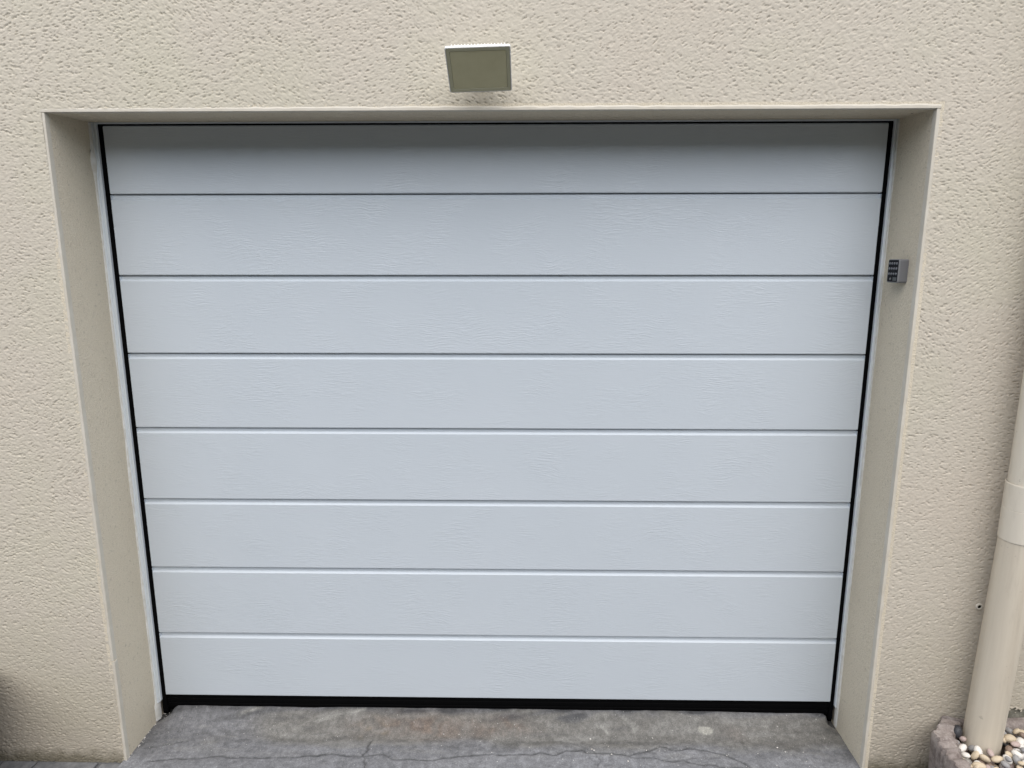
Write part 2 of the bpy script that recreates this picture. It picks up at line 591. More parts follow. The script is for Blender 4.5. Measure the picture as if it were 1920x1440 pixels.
lay(sstep(0.35, 0.55, blob(0.747, -0.047, 0.031, 0.012) + 0.10 * nB), (0.30, 0.292, 0.255), 0.8)
lay(blob(0.84, -0.012, 0.055, 0.012) * sstep(-0.6, 0.6, nB), (0.24, 0.235, 0.22), 0.5)
lay(sstep(1.5, 2.6, nB + 0.5 * nA), (0.26, 0.255, 0.245), 0.15)
for p in ([(-0.966, -0.032), (-0.915, -0.012), (-0.86, 0.004)], [(-0.70, -0.056), (-0.634, -0.035), (-0.566, -0.020), (-0.499, -0.006), (-0.467, 0.0)],
          [(0.36, -0.02), (0.39, -0.035), (0.40, -0.055)], [(0.46, -0.015), (0.49, -0.03), (0.50, -0.045)]):
    lay(np.exp(-(polyline_dist(Xw, Yw, p) / 0.006) ** 2) * sstep(-1.5, 0.5, nB), (0.28, 0.275, 0.25), 0.6)
lay(crack, (0.045, 0.045, 0.045), 0.85)
lay((1 - edgeL * edgeR) * (Y > -0.01), (0.06, 0.058, 0.055), 0.8)
Z[0, :] = GZ - 0.006
ap = grid_mesh('threshold_slab', X, Y, Z, None, m_apron, None, colr)
tag(ap, kind='structure')

# pavers along the foot of the wall, left of the opening
pv = empty('paving_strip', (-1.45, -0.3, GZ), 'short row of grey paving stones along the wall left of the garage opening', 'paving')
px = [-2.10, -1.86, -1.640, -1.521, -1.312]
for i in range(len(px) - 1):
    b = MB()
    b.box(px[i] + 0.004, px[i + 1] - 0.004, -0.37, -0.206 - 0.003 * (i % 2), GZ - 0.04, GZ - 0.001 + 0.002 * (i % 2))
    o = b.build('paving_stone', m_paver, pv, bevel=0.004, loc=(0, 0, 0))
b = MB()
b.box(-1.308, -1.238, -0.37, -0.206, GZ - 0.04, GZ - 0.007)
b.build('mortar_fill', m_paver, pv, bevel=0.003)
local(pv)

# ------------------------------------------------------------------ house wall
wall = empty('house_wall', (0, WY, GZ), 'beige rough rendered house wall around the white garage door', 'wall')
FS = 0.002
fx = np.arange(-1.90, 1.9401, FS)
fz = np.arange(GZ - 0.012, 2.44, FS)
FX, FZ = np.meshgrid(fx, fz)
fs = FX.shape
ths = [math.radians(a) for a in (-32, -8, 14, 34)]
fields = [gauss_noise(fs, FS, 0.0025, 0.0009, t, RNG) for t in ths]
wts = [np.exp(1.5 * gauss_noise(fs, FS, 0.11, 0.09, 0, RNG)) for _ in ths]
wn = np.sqrt(sum(w_ ** 2 for w_ in wts))
nn = sum(w_ * f_ for w_, f_ in zip(wts, fields)) / wn
del fields, wts
nn2 = gauss_noise(fs, FS, 0.0022, 0.0018, 0, RNG)
dens = gauss_noise(fs, FS, 0.16, 0.12, 0, RNG)
pit = np.clip((nn - 0.92 + 0.15 * dens) / 1.0, 0, 1.2)
rid = np.clip((-nn - 1.3) / 1.5, 0, 1)
wave = gauss_noise(fs, FS, 0.20, 0.16, 0, RNG)
FY = WY + 0.0019 * pit - 0.0003 * rid + 0.00015 * nn + 0.00020 * nn2 + 0.0008 * wave
# frayed lower edge of the render, right of the downpipe
cxm, czm = (FX[:-1, :-1] + FX[1:, 1:]) / 2, (FZ[:-1, :-1] + FZ[1:, 1:]) / 2
keep = ~((cxm > XL - 0.006) & (cxm < XR + 0.006) & (czm < OZ + 0.007))
low = 0.128 + 0.006 * nn2[:-1, :-1] + 0.004 * nn[:-1, :-1]
keep &= ~((cxm > 1.575) & (czm < low))
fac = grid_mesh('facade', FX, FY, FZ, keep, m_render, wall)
fac.data.polygons.foreach_set('use_smooth', np.ones(len(fac.data.polygons), bool))
# plain continuation of the facade outside the picture, and the core of the wall
mb = MB()
HX, HZ = 4.6, 3.3
mb.box(-HX, -1.90, WY, WY + 0.02, GZ - 0.05, HZ)
mb.box(1.938, HX, WY, WY + 0.02, GZ - 0.05, HZ)
mb.box(-1.90, 1.938, WY, WY + 0.02, 2.438, HZ)
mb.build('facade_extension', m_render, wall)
mb = MB()
mb.box(-HX, XL - 0.02, WY + 0.022, 0.25, GZ - 0.05, HZ)
mb.box(XR + 0.035, HX, WY + 0.022, 0.25, GZ - 0.05, HZ)
mb.box(XL - 0.02, XR + 0.035, WY + 0.022, 0.25, OZi + 0.012, HZ)
mb.box(XL - 0.02, XR + 0.035, 0.20, 0.25, GZ - 0.05, OZi + 0.012)
mb.build('wall_core', m_plinth, wall)
# reveals and lintel underside
mb = MB()
n = 24
def strip(pa, pb, th):      # a plastered slab between two edge lines
    mb.add(pa + pb + th, [(0, 1, 3, 2), (0, 1, 5, 4), (2, 3, 7, 6), (4, 5, 7, 6), (0, 2, 6, 4), (1, 3, 7, 5)])
strip([(XL, WY, GZ - .03), (XL, WY, OZ)], [(XLi, YB, GZ - .03), (XLi, YB, OZi)],
      [(XL - .018, WY, GZ - .03), (XL - .018, WY, OZ), (XLi - .018, YB, GZ - .03), (XLi - .018, YB, OZi)])
mb.build('door_reveal', m_reveal, wall)
mb = MB()
strip([(XR, WY, GZ - .03), (XR, WY, OZ)], [(XRi, YB, GZ - .03), (XRi, YB, OZi)],
      [(XR + .018, WY, GZ - .03), (XR + .018, WY, OZ), (XRi + .018, YB, GZ - .03), (XRi + .018, YB, OZi)])
mb.build('door_reveal', m_reveal, wall)
mb = MB()
strip([(XL - .018, WY, OZ), (XR + .018, WY, OZ)], [(XLi - .018, YB, OZi), (XRi + .018, YB, OZi)],
      [(XL - .018, WY, OZ + .016), (XR + .018, WY, OZ + .016), (XLi - .018, YB, OZi + .01), (XRi + .018, YB, OZi + .01)])
mb.build('lintel_soffit', m_reveal, wall)
# corner beads round the opening, 2 mm proud of the render
def wavy_bar(horizontal, a0, a1, inner, outward, wdt, proud, rng):
    """bar with a slightly uneven outer edge, seen from the front"""
    k = int(abs(a1 - a0) / 0.02) + 2
    mbb = MB()
    A = np.linspace(a0, a1, k)
    wv = wdt + rng.normal(0, 0.0008, k)
    vs = []
    for a, ww in zip(A, wv):
        for (e, yy) in ((0, WY + 0.016), (0, WY - proud + 0.001), (0.001 * 1, WY - proud), (ww - 0.0045, WY - proud), (ww - 0.0005, WY - 0.0002), (ww, WY + 0.012)):
            s = inner + outward * e
            vs.append((a, yy, s) if horizontal else (s, yy, a))
    fsx = []
    for i in range(k - 1):
        for j in range(5):
            p = i * 6 + j
            fsx.append((p, p + 1, p + 7, p + 6))
        fsx.append((i * 6 + 5, i * 6, i * 6 + 6, i * 6 + 11))
    fsx += [tuple(range(6)), tuple((k - 1) * 6 + j for j in reversed(range(6)))]
    mbb.add(vs, fsx)
    return mbb
wavy_bar(True, XL - 0.0090, XR + 0.0090, OZ - 0.0012, 1, 0.0118, 0.0018, RNG).build('corner_bead', m_bead, wall)
wavy_bar(False, GZ - 0.01, OZ - 0.002, XR - 0.0012, 1, 0.0098, 0.0016, RNG).build('corner_bead', m_bead, wall)
wavy_bar(False, 0.2688, OZ - 0.002, XL + 0.0012, -1, 0.0095, 0.0014, RNG).build('corner_bead', m_bead, wall)
wavy_bar(False, GZ - 0.01, 0.2655, XL + 0.0032, -1, 0.0090, 0.0012, RNG).build('corner_bead', m_bead, wall)
# grey plinth showing behind the planter, below the frayed render
mb = MB()
kx = np.linspace(1.56, 1.95, 30)
vs, fsx = [], []
for i, x in enumerate(kx):
    j = RNG.normal(0, 0.003, 3)
    vs += [(x, WY + 0.012, 0.142), (x, WY + 0.006 + j[0], 0.132 + j[1]), (x, WY + 0.004 + j[2], 0.03), (x, WY + 0.004, GZ - .02)]
for i in range(len(kx) - 1):
    for j in range(3):
        p = i * 4 + j
        fsx.append((p, p + 1, p + 5, p + 4))
mb.add(vs, fsx)
mb.build('plinth', m_plinth, wall, smooth=True)
# small dark nicks in the plaster near the upper right corner and by the left post
def nick(p, s, parent=wall):
    b = MB()
    vs = [Vector((math.cos(a) * s[0], math.sin(a) * s[1] * 0.6, math.sin(a + .3) * s[1])) + Vector(p) for a in np.linspace(0, 2 * math.pi, 8)[:-1]]
    top = Vector(p) + Vector((-0.0012 if p[0] > 0 else 0.0012, -0.0006, -0.0008))
    b.add(vs + [top], [(i, (i + 1) % 7, 7) for i in range(7)])
    b.build('plaster_nick', m_dark, parent)
nick((XRi - 0.0006, -0.03, 1.940), (0.0012, 0.0035))
nick((XRi - 0.0010, -0.055, 1.934), (0.0012, 0.0045))
nick((XRi - 0.0012, -0.045, 1.902), (0.0012, 0.004))
nick((1.196, -0.11, 1.9520), (0.005, 0.0014))
nick((XLi + 0.0006, -0.018, 1.872), (0.0012, 0.006))
local(wall)

# screw plug left in the wall beside the downpipe
plug = empty('wall_plug', (1.514, WY, 0.487), 'small empty screw plug in the wall left of the beige downpipe', 'wall plug')
b = MB()
ring = 20
vs, fsx = [], []
for i in range(ring):
    a = 2 * math.pi * i / ring
    for r, yy in ((0.0115, WY + 0.003), (0.0098, WY - 0.0042), (0.0057, WY - 0.0042), (0.0045, WY + 0.004)):
        vs.append((1.514 + r * math.cos(a), yy, 0.487 + r * math.sin(a)))
for i in range(ring):
    for j in range(3):
        fsx.append((i * 4 + j, i * 4 + j + 1, ((i + 1) % ring) * 4 + j + 1, ((i + 1) % ring) * 4 + j))
b.add(vs, fsx)
b.build('plug_collar', m_bead, plug, smooth=True)
b = MB()
b.tube((1.514, WY + 0.0035, 0.487), (1.514, WY - 0.0024, 0.487), 0.0058, 0.0058, 16)
b.build('screw_hole', m_dark, plug)
local(plug)

# ------------------------------------------------------------------ garage door
door = empty('garage_door', (0, 0, GZ), 'white sectional garage door with wood grain and eight horizontal ribs', 'garage door')
PZ = [0.0] + [0.2457 + 0.25 * i for i in range(7)] + [TOPZ]
for i in range(8):
    z0, z1 = PZ[i], PZ[i + 1]
    last = i == 7
    zl = z0 + 0.001
    prof = [(0.040, zl + 0.011), (0.0185, zl + 0.011), (0.0185, zl), (0.0035, zl), (0.0010, zl + 0.0012), (0.0, zl + 0.0035)]
    if i == 0:
        prof = [(0.040, z0), (0.0025, z0), (0.0008, z0 + 0.0012), (0.0, z0 + 0.003)]
    if last:
        prof += [(0.0, z1 - 0.003), (0.003, z1), (0.040, z1)]
    else:
        prof += [(0.0, z1 - 0.0180), (0.0004, z1 - 0.0176), (0.0088, z1 - 0.0128), (0.0092, z1 - 0.0122), (0.0092, z1 - 0.0030),
                 (0.0105, z1 - 0.0020), (0.0205, z1 - 0.0020), (0.0205, z1 + 0.0095), (0.040, z1 + 0.0095)]
    zc = (z0 + z1) / 2
    b = MB()
    # the leaf ends are turned over in a 1.5 mm edge
    e = 0.0015
    n_ = len(prof)
    rows = []
    def capped(y, z):      # thin end cap closing the joint recess
        return 0.0 if (not last and y < 0.0100 and z1 - 0.0185 < z < z1 - 0.0025) else y
    for x, ins, cap in ((-W, 0.0016, True), (-W + e, 0.0, True), (-W + e + 0.0003, 0.0, False),
                        (W - e - 0.0003, 0.0, False), (W - e, 0.0, True), (W, 0.0016, True)):
        rows.append([(x, (capped(y, z) if cap else y) + ins, z - zc) for (y, z) in prof])
    vs = [p for r_ in rows for p in r_]
    fsx = []
    for k in range(5):
        for j in range(n_):
            fsx.append((k * n_ + j, k * n_ + (j + 1) % n_, (k + 1) * n_ + (j + 1) % n_, (k + 1) * n_ + j))
    fsx += [tuple(reversed(range(n_))), tuple(range(5 * n_, 6 * n_))]
    b.add(vs, fsx)
    b.build('door_panel', m_door, door, loc=(0, 0, zc))
b = MB()
b.prism([(0.006, -0.0008), (0.006, -0.012), (0.0075, -0.0135), (0.0075, -0.017), (0.006, -0.0185), (0.006, -0.030), (0.0085, -0.0315),
         (0.0085, -0.036), (0.007, -0.0375), (0.009, -0.052), (0.016, -0.070), (0.036, -0.070), (0.038, -0.0008)], -W + 0.001, W - 0.001)
b.build('bottom_seal', m_rubber, door)
local(door)

frame = empty('door_frame', (0, 0, GZ), 'thin white metal frame with black seals around the garage door', 'door frame')
for s in (-1, 1):
    xi = 1.2085 if s < 0 else 1.2068
    xo = 1.2285 if s < 0 else 1.2205
    yf = -0.006
    prof = [(xi, 0.045), (xi, yf + 0.001), (xi + 0.001, yf), (xi + 0.0035, yf), (xi + 0.0045, yf + 0.003), (xi + 0.0095, yf + 0.003),
            (xi + 0.0105, yf + 0.0005), (xo, yf + 0.0005), (xo, 0.045)]
    if s < 0:
        prof = [(-x, y) for x, y in prof]
    else:
        prof = [(x, y) for x, y in prof]
    zb_ = -0.030 if s < 0 else -0.024
    b = MB()
    n_ = len(prof)
    # lower inner corner cut off at an angle
    def zcut(x): return zb_ + max(0.0, 0.010 - max(0.0, abs(x) - xi)) * 0.9
    vs = [(x, y, zcut(x)) for x, y in prof] + [(x, y, OZi - 0.002) for x, y in prof]
    fsx = [(j, (j + 1) % n_, n_ + (j + 1) % n_, n_ + j) for j in range(n_)] + [tuple(reversed(range(n_))), tuple(range(n_, 2 * n_))]
    b.add(vs, fsx)
    b.build('side_post', m_frame, frame)
    b = MB()
    b.box(min(s * (W + 0.0006), s * (xi - 0.0006)), max(s * (W + 0.0006), s * (xi - 0.0006)), 0.0040, 0.043, -0.070, TOPZ + 0.004)
    b.box(min(s * (xi + 0.0006), s * (xo - 0.0006)), max(s * (xi + 0.0006), s * (xo - 0.0006)), 0.032, 0.044, -0.11, zb_ + 0.02)
    b.build('side_seal', m_rubber, frame)
    # hand-run caulk between post and reveal
    b = MB()
    zz = np.arange(GZ + 0.004, OZi - 0.004, 0.012)
    k = len(zz)
    wv = 0.0026 + np.abs(gauss_noise((1, 512), 0.012, 0.05, 0.05, 0, RNG)[0, :k]) * 0.0012
    bump_ = np.exp(-((zz - 1.84) / 0.035) ** 2) * 0.006 if s < 0 else 0
    wv = wv + bump_
    if s < 0:
        wv = np.where(zz < zb_, wv + 0.003, wv)
    xr = XLi if s < 0 else XRi
    vs, fsx = [], []
    for z, ww in zip(zz, wv):
        vs += [(xr, -0.006 - ww * 1.5, z), (xr - s * ww * 0.45, -0.007 - ww * 0.9, z), (xr - s * ww, -0.0062, z), (xr - s * ww, 0.01, z)]
    for i in range(k - 1):
        for j in range(3):
            p = i * 4 + j
            fsx.append((p, p + 1, p + 5, p + 4))
    b.add(vs, fsx)
    b.build('caulk_bead', m_caulk, frame, smooth=True)
b = MB()
b.prism([(-0.006, OZi - 0.0070), (-0.006, OZi - 0.0035), (-0.003, OZi - 0.0030), (-0.003, OZi), (0.045, OZi), (0.045, OZi - 0.0070)], XLi + 0.022, XRi - 0.015)
b.build('head_trim', m_frame, frame)
b = MB()
b.box(-1.2068, 1.2048, 0.004, 0.043, TOPZ + 0.0006, OZi - 0.0066)
b.build('top_seal', m_rubber, frame)
local(frame)

# ------------------------------------------------------------------ floodlight
TL, TR = Vector((-0.0935, -0.360, 2.0550)), Vector((0.0639, -0.360, 2.0590))
BL, BR = Vector((-0.0980, -0.262, 1.9772)), Vector((0.0619, -0.262, 1.9816))
cen = (TL + TR + BL + BR) / 4
ux = ((TR - TL) + (BR - BL)).normalized()
uv = ((TL - BL) + (TR - BR))
uv = (uv - ux * uv.dot(ux)).normalized()      # "up" along the face
un = ux.cross(uv).normalized()                # out of the face
if un.z > 0: un = -un
hw = ((TR - TL).length + (BR - BL).length) / 4
hh = ((TL - BL).length + (TR - BR).length) / 4
flood = empty('floodlight', (cen.x, WY, cen.z), 'square floodlight tilted down on the wall above the garage door', 'floodlight')
LM = Matrix(((ux.x, uv.x, un.x, cen.x), (ux.y, uv.y, un.y, cen.y), (ux.z, uv.z, un.z, cen.z), (0, 0, 0, 1)))
def lam(mbx):
    mbx.v = [tuple(LM @ Vector(p)) for p in mbx.v]
    return mbx
def ring_loft(mbx, loops, cap0=True, cap1=True):
    n_ = len(loops[0])
    vs = [p for l_ in loops for p in l_]
    fsx = []
    for k in range(len(loops) - 1):
        for j in range(n_):
            fsx.append((k * n_ + j, k * n_ + (j + 1) % n_, (k + 1) * n_ + (j + 1) % n_, (k + 1) * n_ + j))
    if cap0: fsx.append(tuple(reversed(range(n_))))
    if cap1: fsx.append(tuple((len(loops) - 1) * n_ + j for j in range(n_)))
    mbx.add(vs, fsx)
def rrect(a, b_, r, z, k=4):
    out = []
    for (cx_, cy_, a0) in ((a - r, b_ - r, 0), (-a + r, b_ - r, 90), (-a + r, -b_ + r, 180), (a - r, -b_ + r, 270)):
        for i in range(k + 1):
            t = math.radians(a0 + 90 * i / k)
            out.append((cx_ + r * math.cos(t), cy_ + r * math.sin(t), z))
    return out
b = MB()
ring_loft(b, [rrect(hw * 0.66, hh * 0.66, 0.006, -0.040), rrect(hw * 0.80, hh * 0.80, 0.006, -0.030), rrect(hw * 0.93, hh * 0.93, 0.004, -0.013),
              rrect(hw + 0.0012, hh + 0.0012, 0.005, -0.0095), rrect(hw + 0.0022, hh + 0.0022, 0.005, -0.008), rrect(hw + 0.0022, hh + 0.0022, 0.005, -0.002), rrect(hw + 0.0014, hh + 0.0014, 0.005, -0.0008),
              rrect(hw - 0.0002, hh - 0.0002, 0.004, -0.0008), rrect(hw - 0.0006, hh - 0.0006, 0.004, -0.004)], True, True)
housing = lam(b).build('lamp_housing', m_lampw, flood)
b = MB()
ring_loft(b, [rrect(hw - 0.0008, hh - 0.0008, 0.004, -0.0035), rrect(hw - 0.0008, hh - 0.0008, 0.004, -0.0004), rrect(hw - 0.0085, hh - 0.0085, 0.003, -0.0010),
              rrect(hw - 0.0095, hh - 0.0095, 0.003, -0.0030)], True, True)
lam(b).build('lamp_bezel', m_lampbez, flood)
b = MB()
ring_loft(b, [rrect(hw - 0.0098, hh - 0.0098, 0.003, -0.0028), rrect(hw - 0.0098, hh - 0.0098, 0.003, -0.0018)])
lam(b).build('front_glass', m_lampg, flood)
nf = 17
for i in range(nf):
    x = -hw * 0.84 + 2 * hw * 0.84 * i / (nf - 1)
    b = MB()
    b.add([(x - .0013, -hh * 0.9, -0.021), (x + .0013, -hh * 0.9, -0.021), (x + .0013, hh * 0.92, -0.012), (x - .0013, hh * 0.92, -0.012),
           (x - .0010, -hh * 0.6, -0.040), (x + .0010, -hh * 0.6, -0.040), (x + .0010, hh * 0.735, -0.040), (x - .0010, hh * 0.735, -0.040)],
          [(0, 3, 2, 1), (4, 5, 6, 7), (0, 1, 5, 4), (1, 2, 6, 5), (2, 3, 7, 6), (3, 0, 4, 7)])
    lam(b).build('heat_fin', m_lampw, housing)
# wall bracket: plate, two arms to the sides of the housing
b = MB()
b.box(-0.052, 0.022, WY - 0.008, WY + 0.001, 2.005, 2.065)
b.box(-0.047, -0.042, WY - 0.075, WY - 0.006, 2.018, 2.042)
b.box(0.012, 0.017, WY - 0.075, WY - 0.006, 2.018, 2.042)
b.build('wall_bracket', m_lampw, flood, bevel=0.0015)
local(flood)

# ------------------------------------------------------------------ keypad on the right reveal
kp = empty('keypad', (1.2155, -0.11, 1.513), 'small grey entry keypad with black face on the right reveal', 'keypad')
KX0, KX1 = 1.1860, 1.2165
KY0, KY1 = -0.1445, -0.0860
KZ0, KZ1 = 1.4780, 1.5465
def krect(x, g, r=0.005):
    a, b_ = (KY1 - KY0) / 2 - g, (KZ1 - KZ0) / 2 - g
    cy, cz = (KY0 + KY1) / 2, (KZ0 + KZ1) / 2
    return [(x, cy + p[0], cz + p[1]) for p in rrect(a, b_, r, 0)]
b = MB()
ring_loft(b, [krect(KX1, 0.0005), krect(KX0 + 0.008, 0.0), krect(KX0 + 0.0045, 0.0)])
b.build('keypad_body', m_keybody, kp, smooth=False)
b = MB()
ring_loft(b, [krect(KX0 + 0.0044, 0.0004), krect(KX0 + 0.0015, 0.0004), krect(KX0, 0.0016), krect(KX0, 0.0024, 0.0035), krect(KX0 + 0.0012, 0.0028, 0.0035)])
b.build('keypad_rim', m_keyrim, kp)
b = MB()
ring_loft(b, [krect(KX0 + 0.0010, 0.0028, 0.0035), krect(KX0 + 0.0002, 0.0030, 0.0035), krect(KX0 + 0.0001, 0.0045, 0.003)])
plate = b.build('key_plate', m_keyface, kp)
KW = KY1 - KY0
spots = [(c_, r_) for r_ in range(3) for c_ in range(4)] + [(1, 3)]
# seen from the front, the left column is the one deepest in the recess
for (c_, r_) in spots:
    y = KY1 - 0.0105 - c_ * 0.0122
    z = KZ1 - 0.0125 - r_ * 0.0150
    if r_ == 3: y += 0.003
    b = MB()
    loops = []
    for (rr, xx) in ((0.0036, KX0 + 0.0002), (0.0036, KX0 - 0.0006), (0.0029, KX0 - 0.0014), (0.0015, KX0 - 0.0017)):
        loops.append([(xx, y + rr * math.cos(2 * math.pi * i / 14), z + rr * 1.05 * math.sin(2 * math.pi * i / 14)) for i in range(14)])
    ring_loft(b, loops)
    b.build('button', m_button if r_ < 3 else m_keyrim, plate, smooth=True)
b = MB()
b.box(KX0 - 0.0004, KX0 + 0.0002, KY0 + 0.007, KY0 + 0.026, KZ0 + 0.006, KZ0 + 0.016)
b.build('badge', m_badge, plate)
local(kp)

# ------------------------------------------------------------------ downpipe
dp = empty('downpipe', (1.526, -0.27, 0.0), 'beige round plastic downpipe standing in the pebble planter', 'downpipe')
PT = Vector((1.5495, -0.272, 0.745))
b = MB()
b.tube((1.526, -0.272, 0.0), PT + Vector((0, 0, 0.02)), 0.0508, 0.0508, 64)
b.build('lower_pipe', m_pipe_lo, dp, bevel=0.001)
b = MB()
z0, z1, zs = 0.742, 0.914, 0.838
def ringz(r, z): return [(1.5505 + r * math.cos(2 * math.pi * i / 64), -0.272 + r * math.sin(2 * math.pi * i / 64), z) for i in range(64)]
ring_loft(b, [ringz(0.0490, z0), ringz(0.0532, z0), ringz(0.0540, z0 + 0.002), ringz(0.0540, zs - 0.001), ringz(0.0533, zs), ringz(0.0540, zs + 0.001),
              ringz(0.0540, z1 - 0.003), ringz(0.0533, z1), ringz(0.0516, z1), ringz(0.0514, z1 - 0.012)])
b.build('pipe_sleeve', m_pipe_up, dp)
b = MB()
b.tube((1.5505, -0.272, 0.86), (1.5560, -0.272, 3.15), 0.0497, 0.0497, 64)
b.build('upper_pipe', m_pipe_up, dp, bevel=0.001)
local(dp)
for o in dp.children:
    o.data.shade_smooth()
    if not o.modifiers:
        m = o.modifiers.new('edge', 'EDGE_SPLIT')
        m.split_angle = math.radians(12)

# ------------------------------------------------------------------ right planter with pebbles
pl = empty('stone_planter', (1.7, -0.5, GZ), 'chipped pinkish concrete planter full of pebbles at the foot of the downpipe', 'planter')
RZ = 0.104
OUT = [(1.443, -0.2035), (1.4125, -0.241), (1.3718, -0.2724), (1.3625, -0.323), (1.353, -0.371), (1.350, -0.420), (1.346, -0.62),
       (1.346, -0.86), (1.70, -0.86), (2.00, -0.86), (2.00, -0.5), (2.00, -0.2035), (1.70, -0.2035)]
INN = [(1.490, -0.222), (1.458, -0.247), (1.4215, -0.288), (1.411, -0.323), (1.3985, -0.360), (1.393, -0.420), (1.389, -0.62),
       (1.389, -0.82), (1.70, -0.82), (1.96, -0.82), (1.96, -0.5), (1.96, -0.232), (1.70, -0.232)]
def outline(off):
    t = off / 0.043
    return [(a[0] + (b_[0] - a[0]) * t, a[1] + (b_[1] - a[1]) * t) for a, b_ in zip(OUT, INN)]
def refine(pts, k=7):
    out = []
    for i in range(len(pts)):
        a, b_ = pts[i], pts[(i + 1) % len(pts)]
        for j in range(k):
            out.append((a[0] + (b_[0] - a[0]) * j / k, a[1] + (b_[1] - a[1]) * j / k))
    return out
b = MB()
loops = []
rj = np.random.default_rng(3)
NP = len(refine(outline(0)))
jz = rj.normal(0, 0.0030, NP); jo = rj.normal(0, 0.0032, NP)
for off, z, amp in ((0.004, GZ - 0.02, 0), (0.003, -0.03, 0.4), (0.0, 0.06, 0.8), (0.001, RZ - 0.008, 1), (0.005, RZ - 0.001, 1), (0.022, RZ, 1), (0.043, RZ - 0.001, 1), (0.050, RZ - 0.007, 1), (0.052, 0.03, 0.3)):
    loops.append([(p[0] + amp * jo[i] * 0.8, p[1] + amp * jo[(i + 5) % NP] * 0.5, z + (jz[i] if amp == 1 else 0)) for i, p in enumerate(refine(outline(off)))])
ring_loft(b, loops, False, True)
b.build('planter_wall', m_planter, pl, smooth=True)
local(pl)
for c_ in pl.children:
    m = c_.modifiers.new('edge', 'EDGE_SPLIT'); m.split_angle = math.radians(50)

# pebbles: twelve shared shapes
shapes = []
for k in range(12):
    bm = bmesh.new()
    bmesh.ops.create_icosphere(bm, subdivisions=2, radius=1.0)
    rr = np.random.default_rng(100 + k)
    d1, d2, d3 = [Vector(rr.normal(size=3)).normalized() for _ in range(3)]
    for v in bm.verts:
        n_ = v.co.normalized()
        f_ = 1 + 0.16 * n_.dot(d1) ** 2 - 0.14 * abs(n_.dot(d2)) + 0.12 * n_.dot(d3) ** 3
        v.co = n_ * f_
    me = bpy.data.meshes.new('pebble')
    bm.to_mesh(me)
    bm.free()
    me.shade_smooth()
    me.materials.append(None)
    shapes.append(me)
rp = np.random.default_rng(21)
placed, pebs = [], []
def put_pebble(x, y, z, r, kind, name='pebble', mat=None, shape=None, flat=None):
    k = int(rp.integers(0, 12)) if shape is None else shape
    o = bpy.data.objects.new(name, shapes[k])
    COL.objects.link(o)
    o.material_slots[0].link = 'OBJECT'
    o.material_slots[0].material = mat or PEB[kind]
    fl = flat or rp.uniform(0.6, 0.85)
    o.scale = (r * rp.uniform(1.0, 1.4), r * rp.uniform(0.82, 1.0), r * fl)
    o.rotation_euler = (rp.normal(0, 0.4), rp.normal(0, 0.4), rp.uniform(0, 6.28))
    o.location = (x, y, z)
    placed.append((x, y, z, r))
    return o
o = put_pebble(1.4570, -0.2640, 0.0990, 0.0150, None, 'black_stone', m_blackstone, 4, 0.98)
tag(o, 'round black stone wedged between planter rim and foot of the downpipe', 'stone')
kinds = ['white', 'cream', 'grey', 'brown', 'pink']
pk = [0.25, 0.27, 0.17, 0.16, 0.15]
def inner_x(y):
    for (a, b_) in zip(INN[:-1], INN[1:]):
        if a[1] >= y >= b_[1]:
            return a[0] + (b_[0] - a[0]) * (y - a[1]) / (b_[1] - a[1])
    return 1.50
for layer, (n_try, zz) in enumerate(((1100, 0.055), (2600, 0.078), (160, 0.090))):
    for _ in range(n_try):
        y = rp.uniform(-0.47, -0.235)
        x = rp.uniform(1.39, 1.80)
        r = rp.uniform(0.0105, 0.0185) if layer < 2 else rp.uniform(0.0085, 0.0115)
        if x < inner_x(y) + r * 0.95: continue
        if math.hypot(x - 1.528, y + 0.272) < 0.051 + r * 0.95: continue
        z = zz + rp.uniform(-0.006, 0.006)
        if any((x - a) ** 2 + (y - b_) ** 2 + (z - c_) ** 2 < (0.80 * (r + d_)) ** 2 for a, b_, c_, d_ in placed): continue
        kd = str(rp.choice(kinds, p=pk))
        pebs.append((put_pebble(x, y, z, r, kd), kd, x, y, r))
def in_picture(x, y, z):
    p = cam.matrix_world.inverted() @ Vector((x, y, z))
    u_ = 960 + 1228.46 * p.x / -p.z
    v_ = 720 - 1228.46 * p.y / -p.z
    return u_ < 1932 and v_ < 1452
rest = MB()
seen = []
for t in pebs:
    o = t[0]
    if in_picture(*o.location):
        seen.append(t)
        continue
    mw = Matrix.LocRotScale(o.location, o.rotation_euler, o.scale)
    rest.add([mw @ v.co for v in o.data.vertices], [tuple(p.vertices) for p in o.data.polygons])
    bpy.data.objects.remove(o)
pebs = seen
tag(rest.build('pebble_filling', PEB['grey'], smooth=True), kind='stuff')
WORD = dict(white='whitish', cream='cream to tan', grey='grey', brown='dark brown', pink='pinkish')
for (o, kd, x, y, r) in pebs:
    d_ = math.hypot(x - 1.528, y + 0.272)
    if d_ < 0.075: zone = 'touching the foot of the downpipe'
    elif x - inner_x(y) < 0.035: zone = 'along the left rim of the planter'
    elif x < 1.53: zone = 'in front of the downpipe'
    elif y > -0.30: zone = 'right of the downpipe by the wall'
    else: zone = 'in the right front of the planter'
    size = 'small' if r < 0.0125 else ('large' if r > 0.0158 else 'medium')
    tag(o, size + ' ' + WORD[kd] + ' pebble ' + zone, 'pebble', size + ' ' + kd + ' pebbles ' + zone)
b = MB()
q_ = refine(outline(0.049), 1)
b.add([(p[0], p[1], 0.052) for p in q_], [tuple(range(len(q_)))])
o = b.build('planter_fill', m_soil, pl)
local(pl)

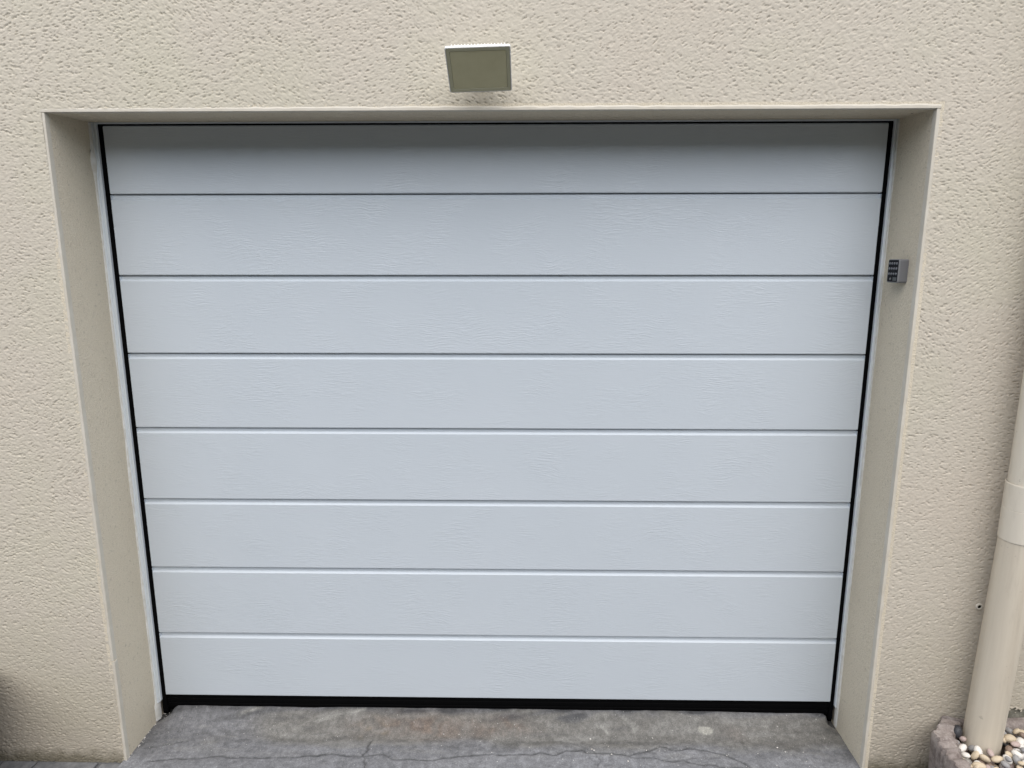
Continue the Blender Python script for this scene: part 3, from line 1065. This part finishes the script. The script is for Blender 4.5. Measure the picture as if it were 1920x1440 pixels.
# ------------------------------------------------------------------ dark pot at the left edge
pot = empty('plant_pot', (-1.735, -0.425, GZ), 'dark reddish brown pot cut off by the left edge at ground level', 'pot')
PCX, PCY = -1.735, -0.425
b = MB()
def ringp(r, z): return [(PCX + r * math.cos(2 * math.pi * i / 40), PCY + r * math.sin(2 * math.pi * i / 40), z) for i in range(40)]
ring_loft(b, [ringp(0.194, GZ - 0.006), ringp(0.198, 0.05), ringp(0.203, 0.21), ringp(0.213, 0.212), ringp(0.216, 0.22), ringp(0.216, 0.265), ringp(0.210, 0.272),
              ringp(0.190, 0.272), ringp(0.186, 0.22)], True, True)
b.build('pot_body', m_terra, pot, smooth=True)
b = MB()
ring_loft(b, [ringp(0.185, 0.225), ringp(0.14, 0.236), ringp(0.05, 0.244)])
b.build('pot_soil', m_soil, pot)
local(pot)
for c_ in pot.children:
    m = c_.modifiers.new('edge', 'EDGE_SPLIT'); m.split_angle = math.radians(40)

# ------------------------------------------------------------------ leafy screen added behind the camera, blocks the low sky light
hx, ht = np.arange(-16, 16.01, 0.16), np.linspace(0, 1, 70)
HXX, HT = np.meshgrid(hx, ht)
prof_y = np.interp(ht, [0, 0.42, 0.5, 0.58, 1.0], [-7.6, -7.9, -8.6, -9.3, -9.6])
prof_z = np.interp(ht, [0, 0.42, 0.5, 0.58, 1.0], [GZ - 0.05, 4.1, 4.4, 4.1, GZ - 0.05])
hn = gauss_noise(HXX.shape, 0.16, 0.25, 0.3, 0, RNG)
hn2 = gauss_noise(HXX.shape, 0.16, 1.2, 1.0, 0, RNG)
HY = prof_y[:, None] + 0.12 * hn + 0.12 * hn2
HZ_ = prof_z[:, None] + np.where((HT > 0.3) & (HT < 0.7), 0.10 * hn + 0.2 * hn2, 0)
HM = Mat('added_hedge_leaves', (0.05, 0.075, 0.03), 0.8, 0.2)
hc = HM.coords()
HM.base(HM.ramp(HM.noise(hc, 9, 6, 0.7), [(0.3, (0.02, 0.034, 0.014)), (0.7, (0.075, 0.11, 0.045))]))
HM.bump(HM.noise(hc, 14, 6, 0.7), 0.08, 0.8)
hd = grid_mesh('added_hedge', HXX, HY, HZ_, None, HM.m)
tag(hd, 'tall dark green leafy screen added out of view to block low sky light', 'added_hedge')

# ------------------------------------------------------------------ loose grit on the concrete
b = MB()
rg = np.random.default_rng(8)
def grit(x, y, z, s):
    vs = [Vector((rg.normal(), rg.normal(), rg.normal())).normalized() * s * rg.uniform(.7, 1.2) for _ in range(6)]
    base = [(1, 0, 0), (-1, 0, 0), (0, 1, 0), (0, -1, 0), (0, 0, .6), (0, 0, -.6)]
    vs = [Vector(q) * s * rg.uniform(.6, 1.2) + Vector((x, y, z)) for q in base]
    b.add(vs, [(0, 2, 4), (2, 1, 4), (1, 3, 4), (3, 0, 4), (2, 0, 5), (1, 2, 5), (3, 1, 5), (0, 3, 5)])
for _ in range(14): grit(rg.uniform(-1.222, -1.165), rg.uniform(-0.004, 0.03), GZ + 0.004, rg.uniform(0.0018, 0.0042))
for _ in range(16):
    yy = rg.uniform(-0.195, -0.01)
    grit(XL + 0.003 + abs(rg.normal(0, 0.003)), yy, GZ + 0.002, rg.uniform(0.0015, 0.0035))
for _ in range(8): grit(rg.uniform(-1.17, -1.02), rg.uniform(-0.005, 0.008), GZ + 0.043, rg.uniform(0.0012, 0.003))
for _ in range(45): grit(rg.uniform(-1.1, 1.15), rg.uniform(-0.2, -0.06), GZ + 0.004, rg.uniform(0.0010, 0.0022))
for (x, y) in ((0.335, -0.128), (0.342, -0.133), (0.40, -0.15), (0.52, -0.13), (0.45, -0.18), (1.00, -0.045), (0.97, -0.11), (0.99, -0.13), (-0.245, -0.06), (0.335, -0.08)):
    grit(x, y, GZ + 0.005, 0.0032)
tag(b.build('loose_grit', PEB['white']), kind='stuff')
